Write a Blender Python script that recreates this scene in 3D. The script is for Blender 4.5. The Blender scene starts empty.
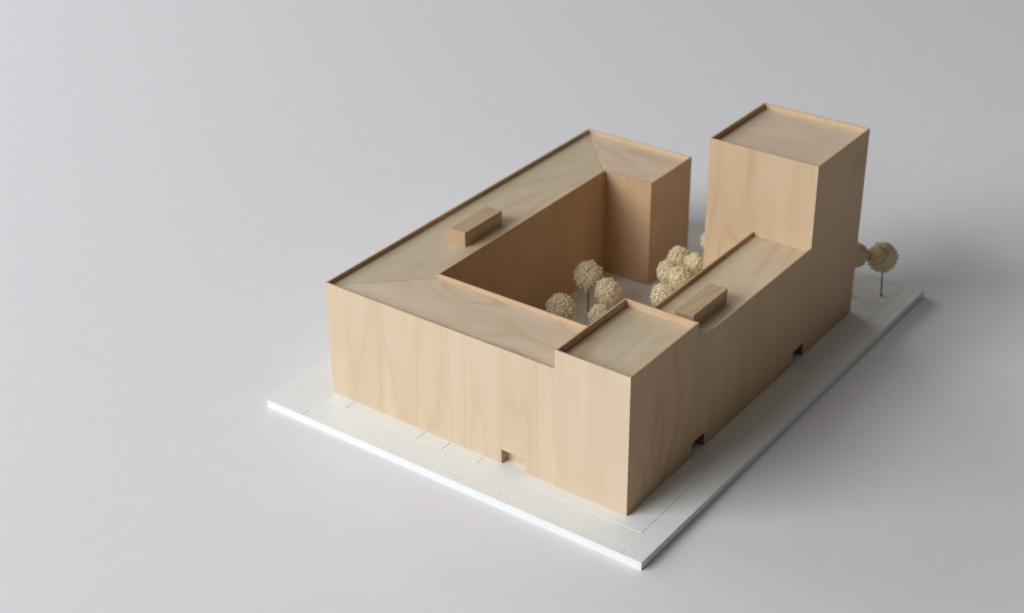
import bpy, bmesh, math, random
from mathutils import Vector, Matrix, noise

S = bpy.context.scene
COL = S.collection
MM = 0.001

# ------------------------------------------------------------------ helpers
def link(o, parent=None):
    COL.objects.link(o)
    if parent is not None:
        o.parent = parent
    return o

def tag(o, label=None, cat=None, group=None, kind=None):
    if label: o['label'] = label
    if cat: o['category'] = cat
    if group: o['group'] = group
    if kind: o['kind'] = kind
    return o

def empty(name, loc):
    o = bpy.data.objects.new(name, None)
    o.empty_display_size = 0.01
    o.location = loc
    return link(o)

def mesh_from_bm(name, bm, mat=None):
    me = bpy.data.meshes.new(name)
    bm.to_mesh(me); bm.free()
    if mat: me.materials.append(mat)
    return me

def prism_bm(poly, z0, z1):
    """closed prism over a counter-clockwise outline, mm"""
    bm = bmesh.new()
    lo = [bm.verts.new((x*MM, y*MM, z0*MM)) for x, y in poly]
    hi = [bm.verts.new((x*MM, y*MM, z1*MM)) for x, y in poly]
    n = len(poly)
    bm.faces.new(list(reversed(lo))); bm.faces.new(hi)
    for i in range(n):
        j = (i+1) % n
        bm.faces.new((lo[i], lo[j], hi[j], hi[i]))
    bmesh.ops.recalc_face_normals(bm, faces=bm.faces)
    return bm

def rect(x0, x1, y0, y1):
    return [(x0, y0), (x1, y0), (x1, y1), (x0, y1)]

def eval_mesh(o, name):
    dg = bpy.context.evaluated_depsgraph_get()
    dg.update()
    me = bpy.data.meshes.new_from_object(o.evaluated_get(dg))
    me.name = name
    return me

def boolean(base_me, cutters, op):
    """apply a list of bmesh cutters to a mesh one after another"""
    me = base_me
    for bm in cutters:
        a = bpy.data.objects.new('work', me); COL.objects.link(a)
        cm = bpy.data.meshes.new('cut'); bm.to_mesh(cm); bm.free()
        b = bpy.data.objects.new('cut', cm); COL.objects.link(b)
        m = a.modifiers.new('b', 'BOOLEAN')
        m.operation = op; m.solver = 'EXACT'; m.object = b
        me = eval_mesh(a, 'work')
        bpy.data.objects.remove(a); bpy.data.objects.remove(b)
    return me

def bevelled(me, name, width, angle=30, segs=2):
    bm = bmesh.new(); bm.from_mesh(me)
    bmesh.ops.remove_doubles(bm, verts=bm.verts, dist=1e-6)
    bmesh.ops.dissolve_limit(bm, angle_limit=math.radians(1), verts=bm.verts, edges=bm.edges)
    bm.to_mesh(me); bm.free()
    a = bpy.data.objects.new('work', me); COL.objects.link(a)
    m = a.modifiers.new('bv', 'BEVEL')
    m.width = width*MM; m.segments = segs; m.limit_method = 'ANGLE'
    m.angle_limit = math.radians(angle); m.harden_normals = False
    out = eval_mesh(a, name)
    bpy.data.objects.remove(a)
    return out

# ------------------------------------------------------------------ materials
def nodes_of(m):
    m.use_nodes = True
    nt = m.node_tree
    nt.nodes.clear()
    return nt, nt.nodes, nt.links

def wood(name, axis, tint=(1, 1, 1), seed=0.0, contrast=1.0, fig=(3.0, 25.0, 70.0, 55.0), rough=0.52):
    """pale veneer; grain runs along the given axis ('X','Y','Z')"""
    m = bpy.data.materials.new(name)
    nt, N, L = nodes_of(m)
    out = N.new('ShaderNodeOutputMaterial'); bs = N.new('ShaderNodeBsdfPrincipled')
    L.new(bs.outputs[0], out.inputs[0])
    tc = N.new('ShaderNodeTexCoord')
    def mapping(long, cross, off=0.0):
        mp = N.new('ShaderNodeMapping')
        sc = {'X': (long, cross, cross), 'Y': (cross, long, cross), 'Z': (cross, cross, long)}[axis]
        mp.inputs['Scale'].default_value = sc
        mp.inputs['Location'].default_value = (seed+off, seed*1.7+off, seed*0.6-off)
        L.new(tc.outputs['Object'], mp.inputs[0])
        return mp.outputs[0]
    def noise_tex(vec, detail=2.0, rough_=0.5, dist=0.0):
        t = N.new('ShaderNodeTexNoise')
        t.inputs['Scale'].default_value = 1.0
        t.inputs['Detail'].default_value = detail
        t.inputs['Roughness'].default_value = rough_
        t.inputs['Distortion'].default_value = dist
        L.new(vec, t.inputs['Vector'])
        return t.outputs['Fac']
    def math_(op, a, b=None, clamp=False):
        n = N.new('ShaderNodeMath'); n.operation = op; n.use_clamp = clamp
        for i, v in enumerate((a, b)):
            if v is None: continue
            if isinstance(v, (int, float)): n.inputs[i].default_value = v
            else: L.new(v, n.inputs[i])
        return n.outputs[0]
    def rng(v, a, b, c, d):
        n = N.new('ShaderNodeMapRange')
        n.inputs[1].default_value = a; n.inputs[2].default_value = b
        n.inputs[3].default_value = c; n.inputs[4].default_value = d
        L.new(v, n.inputs[0]); return n.outputs[0]
    # growth rings: contours of a long stretched field
    f1 = noise_tex(mapping(fig[0], fig[1]), 1.5, 0.4, 0.35)
    s = math_('SINE', math_('MULTIPLY', f1, fig[2]))
    ring = rng(s, 0.35, 1.0, 0.0, 1.0)
    ring = math_('ADD', math_('MULTIPLY', math_('POWER', ring, 5.0), .75), math_('MULTIPLY', rng(s, -1.0, 1.0, 0.0, 1.0), .40))
    # rings fade in and out over the sheet
    fade = rng(noise_tex(mapping(5.0, 14.0, 7.3), 1.0), 0.40, 0.62, 0.15, 1.0)
    ring = math_('MULTIPLY', ring, fade)
    # broad tone bands
    band = noise_tex(mapping(3.0, fig[3], 3.1), 2.0, 0.55)
    # fine fibres
    fib = noise_tex(mapping(30.0, 1300.0, 5.5), 3.0, 0.65)
    # blotches of the figure, little stretched
    blot = noise_tex(mapping(45.0, 110.0, 9.2), 3.0, 0.6)
    # short dark flecks
    fl = noise_tex(mapping(260.0, 2200.0, 1.9), 1.0, 0.5)
    fleck = rng(fl, 0.68, 0.80, 0.0, 1.0)
    def mix(fac, A, B):
        n = N.new('ShaderNodeMix'); n.data_type = 'RGBA'
        for idx, v in ((0, fac), (6, A), (7, B)):
            if isinstance(v, tuple): n.inputs[idx].default_value = (*v, 1)
            elif isinstance(v, (int, float)): n.inputs[idx].default_value = v
            else: L.new(v, n.inputs[idx])
        return n.outputs[2]
    t = tint
    def c(r, g, b): return (r*t[0], g*t[1], b*t[2])
    base = mix(rng(band, 0.32, 0.68, 0, 1), c(.610, .477, .322), c(.670, .540, .385))
    base = mix(math_('MULTIPLY', rng(blot, 0.38, 0.66, 0, 1), 0.48*contrast), base, c(.585, .435, .280))
    base = mix(math_('MULTIPLY', ring, 0.44*contrast), base, c(.490, .300, .160))
    base = mix(math_('MULTIPLY', rng(fib, 0.35, 0.7, 0, 1), 0.22*contrast), base, c(.520, .365, .225))
    base = mix(math_('MULTIPLY', fleck, 0.35*contrast), base, c(.400, .255, .150))
    L.new(base, bs.inputs['Base Color'])
    bs.inputs['Roughness'].default_value = rough
    bs.inputs['Specular IOR Level'].default_value = 0.45
    bp = N.new('ShaderNodeBump'); bp.inputs['Strength'].default_value = 0.25
    bp.inputs['Distance'].default_value = 0.0001
    L.new(fib, bp.inputs['Height']); L.new(bp.outputs[0], bs.inputs['Normal'])
    return m

def plain(name, col, rough=0.6, spec=0.4, var=0.0, vscale=400.0, bump=0.0, bscale=2500.0, bdist=0.0001):
    m = bpy.data.materials.new(name)
    nt, N, L = nodes_of(m)
    out = N.new('ShaderNodeOutputMaterial'); bs = N.new('ShaderNodeBsdfPrincipled')
    L.new(bs.outputs[0], out.inputs[0])
    tc = N.new('ShaderNodeTexCoord')
    nz = N.new('ShaderNodeTexNoise'); nz.inputs['Scale'].default_value = vscale
    nz.inputs['Detail'].default_value = 4
    L.new(tc.outputs['Object'], nz.inputs['Vector'])
    mx = N.new('ShaderNodeMix'); mx.data_type = 'RGBA'
    mx.inputs[6].default_value = (*[x*(1-var) for x in col], 1)
    mx.inputs[7].default_value = (*[min(1, x*(1+var)) for x in col], 1)
    mr = N.new('ShaderNodeMapRange'); mr.inputs[1].default_value = .3; mr.inputs[2].default_value = .7
    L.new(nz.outputs['Fac'], mr.inputs[0]); L.new(mr.outputs[0], mx.inputs[0])
    L.new(mx.outputs[2], bs.inputs['Base Color'])
    bs.inputs['Roughness'].default_value = rough
    bs.inputs['Specular IOR Level'].default_value = spec
    if bump:
        nb = N.new('ShaderNodeTexNoise'); nb.inputs['Scale'].default_value = bscale
        nb.inputs['Detail'].default_value = 3
        L.new(tc.outputs['Object'], nb.inputs['Vector'])
        bp = N.new('ShaderNodeBump'); bp.inputs['Strength'].default_value = bump
        bp.inputs['Distance'].default_value = bdist
        L.new(nb.outputs['Fac'], bp.inputs['Height']); L.new(bp.outputs[0], bs.inputs['Normal'])
    return m

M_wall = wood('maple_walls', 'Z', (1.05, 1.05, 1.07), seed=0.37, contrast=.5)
M_wall_shade = wood('maple_walls_shaded', 'Z', (.91, .785, .67), seed=4.1, contrast=1.1, fig=(6.0, 20.0, 45.0, 40.0))  # darker, warmer copy of the wall wood, shade painted into its tint
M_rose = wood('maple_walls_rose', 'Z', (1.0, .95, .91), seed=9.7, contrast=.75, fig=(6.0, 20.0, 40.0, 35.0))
M_edge = wood('maple_cut_edge', 'Z', (.92, .80, .67), seed=6.1, contrast=.6)
M_notch = wood('maple_notch_dark', 'Z', (.34, .26, .22), seed=7.1, contrast=.6)
M_roof_x = wood('maple_roof_long', 'X', (1.0, 1.04, 1.10), seed=2.2, contrast=1.0, fig=(8.0, 24.0, 40.0, 22.0), rough=.42)  # both roof woods: cool sheen put into the tint, greyer and lighter
M_roof_y = wood('maple_roof_cross', 'Y', (1.12, 1.14, 1.25), seed=5.1, contrast=1.1, fig=(8.0, 24.0, 40.0, 22.0), rough=.42)
M_box = wood('maple_block', 'X', (.82, .76, .66), seed=8.4, contrast=.8)
M_end = wood('maple_end_grain', 'Z', (.80, .68, .60), seed=3.3, contrast=.6)
M_board = plain('white_board', (.83, .84, .83), .45, .4, .012, 90, .15, 3500)
M_table = plain('white_paper', (.775, .77, .795), .75, .25, .010, 60, .45, 1100, .0002)
M_crown = plain('dried_sponge', (.83, .73, .52), .9, .1, .06, 900, .5, 3500, .0002)
M_trunk = plain('brown_stem', (.13, .095, .055), .7, .3, .25, 800, .3, 3000)

# ------------------------------------------------------------------ paper the model stands on
bm = bmesh.new()
bmesh.ops.create_grid(bm, x_segments=12, y_segments=12, size=4.0)
table = link(bpy.data.objects.new('paper_ground', mesh_from_bm('paper_ground', bm, M_table)))
table.location = (0.6, 0.4, -0.0059)
tag(table, kind='structure')

# ------------------------------------------------------------------ white base board with engraved lines
BX0, BX1, BY0, BY1, BT = -32.5, 369.8, -31.2, 270.6, 5.9
grooves = [  # (x0,y0,x1,y1) mm, axis aligned
    (-9.2, 108.5, -9.2, 238.8), (-9.2, -16.5, -9.2, 76.5),
    (-9.2, 238.8, 0, 238.8), (-9.2, 220, 0, 220), (-9.2, 157.4, 0, 157.4), (-9.2, 136.4, 0, 136.4), (-9.2, 108.5, 0, 108.5),
    (-9.2, 76.5, 0, 76.5), (-9.2, -16.5, 76, -16.5),
    (-25, 108, -25, 238.4), (-32.5, 238.4, -25, 238.4), (-30.4, 108, -25, 108),
    (-25, -17, -25, 76.8), (-29.6, 76.8, -25, 76.8), (-32.5, -17, -25, -17),
    (101.8, -16.5, 101.8, 0), (101.8, -16.5, 204, -16.5),
    (238, -16.5, 249.5, -16.5), (260.2, -16.5, 317.7, -16.5), (317.7, -16.5, 317.7, 150),
    (330.5, -16.5, 330.5, 235), (330.5, -16.5, 364.5, -16.5), (364.5, -16.5, 364.5, 235), (343, 8, 343, 235),
]
GW, GD = 0.40, 0.80
xs, ys = {BX0, BX1}, {BY0, BY1}
for (x0, y0, x1, y1) in grooves:
    if x0 == x1:
        xs |= {x0-GW, x0, x0+GW}; ys |= {y0-(GW*.3), y0, y1, y1+(GW*.3)}
    else:
        ys |= {y0-GW, y0, y0+GW}; xs |= {x0-(GW*.3), x0, x1, x1+(GW*.3)}
xs = sorted(x for x in xs if BX0 <= x <= BX1); ys = sorted(y for y in ys if BY0 <= y <= BY1)
def dedupe(a):
    r = [a[0]]
    for v in a[1:]:
        if v-r[-1] > 1e-4: r.append(v)
    return r
xs, ys = dedupe(xs), dedupe(ys)
def depth(x, y):
    e = 1e-3
    for (x0, y0, x1, y1) in grooves:
        if x0-e <= x <= x1+e and y0-e <= y <= y1+e:
            return -GD
    return 0.0
bm = bmesh.new()
grid = [[bm.verts.new((x*MM, y*MM, depth(x, y)*MM)) for y in ys] for x in xs]
for i in range(len(xs)-1):
    for j in range(len(ys)-1):
        bm.faces.new((grid[i][j], grid[i+1][j], grid[i+1][j+1], grid[i][j+1]))
lo = {}
def low(v):
    if v not in lo:
        lo[v] = bm.verts.new((v.co.x, v.co.y, -BT*MM))
    return lo[v]
ring = [grid[i][0] for i in range(len(xs))] + [grid[-1][j] for j in range(1, len(ys))] + \
       [grid[i][-1] for i in range(len(xs)-2, -1, -1)] + [grid[0][j] for j in range(len(ys)-2, 0, -1)]
for a, b in zip(ring, ring[1:]+ring[:1]):
    bm.faces.new((a, low(a), low(b), b))
bm.faces.new([low(v) for v in reversed(ring)])
bmesh.ops.recalc_face_normals(bm, faces=bm.faces)
board = link(bpy.data.objects.new('base_board', mesh_from_bm('base_board', bm, M_board)))
tag(board, 'white rectangular base board with thin engraved street lines under the wooden building', 'base board')

# ------------------------------------------------------------------ the wooden building
H, HB, HT = 86.2, 99.7, 147.5          # wing, corner block, tower heights
outer = [(0, 0), (307.2, 0), (307.2, 83.2), (228.9, 83.2), (228.9, 45.6), (54.4, 45.6), (54.4, 185.3),
         (254.6, 185.3), (254.6, 144.5), (313.2, 144.5), (313.2, 240), (1.2, 240)]
solid = bpy.data.meshes.new('w'); b0 = prism_bm(outer, 0, H); b0.to_mesh(solid); b0.free()
corner = rect(0, 77.8, 0, 53.7)
tower = rect(228.9, 307.2, 0, 83.2)
solid = boolean(solid, [prism_bm(corner, 0, HB), prism_bm(tower, 0, HT)], 'UNION')
T = 1.25                                # parapet thickness
R1, R2, R3 = 3.0, 5.2, 4.0              # roof recess: wings, block, tower
P = 1.0                                 # roof sheet thickness
wing_in = [(T, 53.7), (54.4-T, 53.7), (54.4-T, 185.3+T), (254.6+T, 185.3+T), (254.6+T, 144.5+T),
           (313.2-T, 144.5+T), (313.2-T, 240-T), (1.2+T, 240-T)]
side_in = rect(77.8, 228.9, T, 45.6-T)
corner_in = rect(T, 77.8-T, T, 53.7-T)
tower_in = rect(228.9+T, 307.2-T, T, 83.2-T)
ND = 6.5
cut = [prism_bm(wing_in, H-R1-P, H+5), prism_bm(side_in, H-R1-P, H+5),
       prism_bm(corner_in, HB-R2-P, HB+5), prism_bm(tower_in, HT-R3-P, HT+5),
       prism_bm(rect(-5, ND, 76.6, 95.4), -5, 10.6),
       prism_bm(rect(77.2, 92.6, -5, 24), -5, 10.4),
       prism_bm(rect(214.6, 229.8, -5, 24), -5, 10.4)]
# notch for the rest of the corner block that stands over the wing roof must survive: cut wings in two steps
solid = boolean(solid, cut, 'DIFFERENCE')
wall_me = bevelled(solid, 'wall', 0.22)
wall_me.materials.clear(); wall_me.materials.append(M_wall); wall_me.materials.append(M_wall_shade)
wall_me.materials.append(M_edge); wall_me.materials.append(M_notch); wall_me.materials.append(M_rose)
# pale wood on the lit street front, shade-tinted copy on most other faces
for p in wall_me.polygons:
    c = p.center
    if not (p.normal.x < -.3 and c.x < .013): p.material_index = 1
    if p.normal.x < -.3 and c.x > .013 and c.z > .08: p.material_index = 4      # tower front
    if p.normal.z > .5 and c.z > .0855: p.material_index = 2      # cut top edges of the parapets
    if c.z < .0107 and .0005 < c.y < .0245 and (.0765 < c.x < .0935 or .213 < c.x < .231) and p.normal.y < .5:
        p.material_index = 3                                      # darker brown inside the side door openings
bld = empty('courtyard_building', (0, 0, 0))
tag(bld, 'pale maple wood model building wrapped round a courtyard, with tall tower and raised front corner', 'model building')
link(bpy.data.objects.new('wall', wall_me), bld)

def sheet(name, poly, ztop, mat, label=None, gap=0.32):
    """roof sheet laid in its recess, edges eased so joints show"""
    bm = prism_bm(poly, ztop-P+0.02, ztop)
    # shrink a hair so sheets butt without overlapping
    c = Vector((sum(p[0] for p in poly)/len(poly), sum(p[1] for p in poly)/len(poly), 0))*MM
    for v in bm.verts:
        d = Vector((v.co.x-c.x, v.co.y-c.y, 0))
        if d.length > 0: v.co -= d.normalized()*gap*MM
    me = bpy.data.meshes.new(name); bm.to_mesh(me); bm.free()
    me = bevelled(me, name, 0.22, segs=1)
    me.materials.clear(); me.materials.append(mat)
    o = link(bpy.data.objects.new(name, me), bld)
    if label: o['label'] = label
    return o

zt = H-R1
sheet('roof', [(T, 53.7), (54.4-T, 53.7), (54.4-T, 185.3+T), (1.2+T, 240-T)], zt, M_roof_y)
sheet('roof', [(54.4-T, 185.3+T), (254.6+T, 185.3+T), (313.2-T, 240-T), (1.2+T, 240-T)], zt, M_roof_x)
sheet('roof', [(254.6+T, 144.5+T), (313.2-T, 144.5+T), (313.2-T, 240-T), (254.6+T, 185.3+T)], zt, M_roof_y)
sheet('roof', rect(77.8, 228.9, T, 45.6-T), zt, M_roof_x)
sheet('roof', corner_in, HB-R2, M_roof_x)
sheet('roof', tower_in, HT-R3, M_roof_y)

def rooftop_box(x0, x1, y0, y1, z0, h):
    bm = prism_bm(rect(x0, x1, y0, y1), z0-0.05, z0+h)
    me = bpy.data.meshes.new('rooftop_box'); bm.to_mesh(me); bm.free()
    me = bevelled(me, 'rooftop_box', 0.25)
    me.materials.clear(); me.materials.append(M_box); me.materials.append(M_end)
    for p in me.polygons:
        if p.normal.x < -.7: p.material_index = 1
    o = link(bpy.data.objects.new('rooftop_box', me), bld)
    return o
rooftop_box(99.0, 141.8, 198.6, 212.2, zt, 10.8)
rooftop_box(92.0, 134.6, 12.0, 25.6, zt, 10.8)

# ------------------------------------------------------------------ trees of dried, crumbly sponge on thin stems
ICO = None
def ico_data(sub):
    b = bmesh.new(); bmesh.ops.create_icosphere(b, subdivisions=sub, radius=1)
    vs = [v.co.copy() for v in b.verts]; fs = [[v.index for v in f.verts] for f in b.faces]
    b.free(); return vs, fs
NUB = ico_data(1)
def crown_mesh(r, seed, n=None):
    rnd = random.Random(seed)
    V, F = [], []
    off = Vector((seed*3.1, seed*1.3, -seed*2.2))
    core_v, core_f = ico_data(4)
    def radial(d):
        big = noise.noise(d*1.4+off)*0.10
        mid = noise.noise(d*4.5+off)*0.09
        return 1+big+mid
    for v in core_v:
        V.append(v*r*(radial(v)*0.86+noise.noise(v*13+off)*0.06))
    F += [list(f) for f in core_f]
    n = n or int(760*(r/10.0)**2)
    for k in range(n):
        z = 1-2*(k+.5)/n; ph = k*2.399963+rnd.uniform(-.25, .25)
        s = math.sqrt(max(0, 1-z*z))
        d = Vector((s*math.cos(ph), s*math.sin(ph), z+rnd.uniform(-.03, .03))).normalized()
        rr = r*(radial(d)*0.95+noise.noise(d*9+off)*0.13+rnd.uniform(-.075, .05))
        nr = rnd.uniform(.42, .80)
        rot = Matrix.Rotation(rnd.uniform(0, 6.28), 3, 'X') @ Matrix.Rotation(rnd.uniform(0, 6.28), 3, 'Z')
        sc = Vector((rnd.uniform(.8, 1.2), rnd.uniform(.8, 1.2), rnd.uniform(.8, 1.3)))*nr
        b = len(V); c = d*rr
        for v in NUB[0]:
            V.append(rot @ Vector((v.x*sc.x, v.y*sc.y, v.z*sc.z)) * (1+rnd.uniform(-.1, .1)) + c)
        F += [[b+i for i in f] for f in NUB[1]]
    me = bpy.data.meshes.new('crown')
    me.from_pydata([tuple(v*MM) for v in V], [], F)
    me.materials.append(M_crown)
    return me

def stem_mesh(h, rad=.62):
    bm = bmesh.new()
    rings = []
    prof = [(0, rad*1.9), (.5, rad*1.35), (1.4, rad), (h*.5, rad*.92), (h, rad*.85)]
    for z, r in prof:
        bend = .25*math.sin(z/h*3.0)
        rings.append([bm.verts.new(((r*math.cos(a*math.pi/5)+bend)*MM, r*math.sin(a*math.pi/5)*MM, z*MM)) for a in range(10)])
    for a, b in zip(rings, rings[1:]):
        for i in range(10):
            bm.faces.new((a[i], a[(i+1) % 10], b[(i+1) % 10], b[i]))
    bm.faces.new(list(reversed(rings[0]))); bm.faces.new(rings[-1])
    me = mesh_from_bm('trunk', bm, M_trunk)
    for p in me.polygons: p.use_smooth = True
    return me

def tree(x, y, r, hc, label, group, seed, squash=1.0, lean=(0, 0)):
    hc -= 1.6; r *= .96
    t = empty('model_tree', (x*MM, y*MM, 0))
    tag(t, label, 'model tree', group)
    h = hc-r*.35
    tm = stem_mesh(h)
    for v in tm.vertices:
        k = v.co.z/(hc*MM)
        v.co.x += lean[0]*MM*k; v.co.y += lean[1]*MM*k
    link(bpy.data.objects.new('trunk', tm), t)
    c = link(bpy.data.objects.new('crown', crown_mesh(r, seed)), t)
    c.location = (lean[0]*MM, lean[1]*MM, hc*MM)
    c.scale = (1, 1, squash)
    return t

g1, g2 = 'trees inside the courtyard', 'trees outside behind the tower'
TREES = [
    (186.9, 154.3, 11.2, 37.0, 'tallest round dried-sponge tree in the courtyard, its bare dark stem in full view', g1, 1, 1.02),
    (177.4, 131.2, 9.7, 35.2, 'courtyard tree just right of the one with the visible stem, touching its crown', g1, 2, 1.08),
    (139.5, 146.1, 10.8, 34.8, 'shaded courtyard tree furthest left, low behind the front wing roof', g1, 3, .95),
    (148.6, 118.9, 8.3, 33.0, 'small pale tree top just behind the left rim of the raised corner roof', g1, 4, 1.0),
    (252.5, 117.2, 8.5, 35, 'topmost crown of the tight tree cluster beside the tower', g1, 5, 1.05),
    (228.3, 112.0, 8.3, 35, 'leftmost crown of the tight tree cluster beside the tower', g1, 6, 1.12),
    (250.4, 101.0, 8.6, 35, 'crown of the tight cluster nearest to the tower wall', g1, 7, 1.0),
    (227.0, 101.0, 9.0, 34.2, 'lowest crown of the tight tree cluster, cut by the side wing parapet', g1, 8, 1.05),
    (196.5, 96.1, 9.7, 34.2, 'lone pale crown between the tight cluster and the raised corner block', g1, 9, 1.0),
    (288.0, 111.6, 6.8, 35.5, 'tree sliver showing in the gap at the tower left edge', g2, 10, 1.1),
    (342.6, -8.4, 11.7, 34.4, 'round tree standing clear on its stem at the right corner of the board', g2, 11, 1.0, (-1.2, 1.8)),
    (330.9, 10.9, 10.0, 35.6, 'darker round tree half hidden behind the right edge of the tower', g2, 12, 1.0),
]
for a in TREES:
    tree(*a)

# ------------------------------------------------------------------ camera
cam = bpy.data.cameras.new('camera')
co = bpy.data.objects.new('camera', cam); COL.objects.link(co)
Rm = Matrix(((0.5924444554290059, 0.40415436343590583, -0.6968994315876189),
             (-0.8055394024386519, 0.28563054053550274, -0.5191545679584993),
             (-0.010762822594853871, 0.8689501969785807, 0.4947824944565818)))
co.matrix_world = Matrix.Translation((-0.664298760261274, -0.40972515056081593, 0.5908910320214674)) @ Rm.to_4x4()
cam.sensor_width = 36; cam.sensor_fit = 'HORIZONTAL'
cam.lens = 1587.2534038204324/1024*36
cam.clip_start = 0.02; cam.clip_end = 50
cam.dof.use_dof = True; cam.dof.focus_distance = 0.97; cam.dof.aperture_fstop = 8.0
S.camera = co

# ------------------------------------------------------------------ light: a window to the left, dim room all round
def area(name, center, direction, dist, w, h, power, col):
    l = bpy.data.lights.new(name, 'AREA'); l.shape = 'RECTANGLE'; l.size = w; l.size_y = h
    l.energy = power; l.color = col
    o = bpy.data.objects.new(name, l); COL.objects.link(o)
    d = Vector(direction).normalized()
    o.location = Vector(center)+d*dist
    o.rotation_euler = d.to_track_quat('Z', 'Y').to_euler()
    return o
area('window_light', (0.15, 0.12, 0.0), (-.79, .44, .52), 4.6, 3.3, 2.6, 228, (.965, .99, 1.0))
area('side_window_light', (0.15, 0.12, 0.0), (.15, .92, .33), 6.0, 6.0, 1.8, 175, (.97, .98, 1.0))
# the room: brighter ceiling, darker walls
w = bpy.data.worlds.new('World'); S.world = w; w.use_nodes = True
nt = w.node_tree; bg = nt.nodes['Background']
tc = nt.nodes.new('ShaderNodeTexCoord'); sp = nt.nodes.new('ShaderNodeSeparateXYZ')
cr = nt.nodes.new('ShaderNodeValToRGB')
nt.links.new(tc.outputs['Generated'], sp.inputs[0]); nt.links.new(sp.outputs['Z'], cr.inputs[0])
cr.color_ramp.elements[0].position = 0.0; cr.color_ramp.elements[0].color = (.20, .18, .155, 1)
cr.color_ramp.elements[1].position = 0.9; cr.color_ramp.elements[1].color = (1.0, .965, .91, 1)
nt.links.new(cr.outputs[0], bg.inputs[0]); bg.inputs[1].default_value = 0.135

S.view_settings.view_transform = 'Standard'; S.view_settings.look = 'None'
S.view_settings.exposure = 0; S.view_settings.gamma = 1
S.render.engine = 'CYCLES'
S.cycles.max_bounces = 8; S.cycles.diffuse_bounces = 6
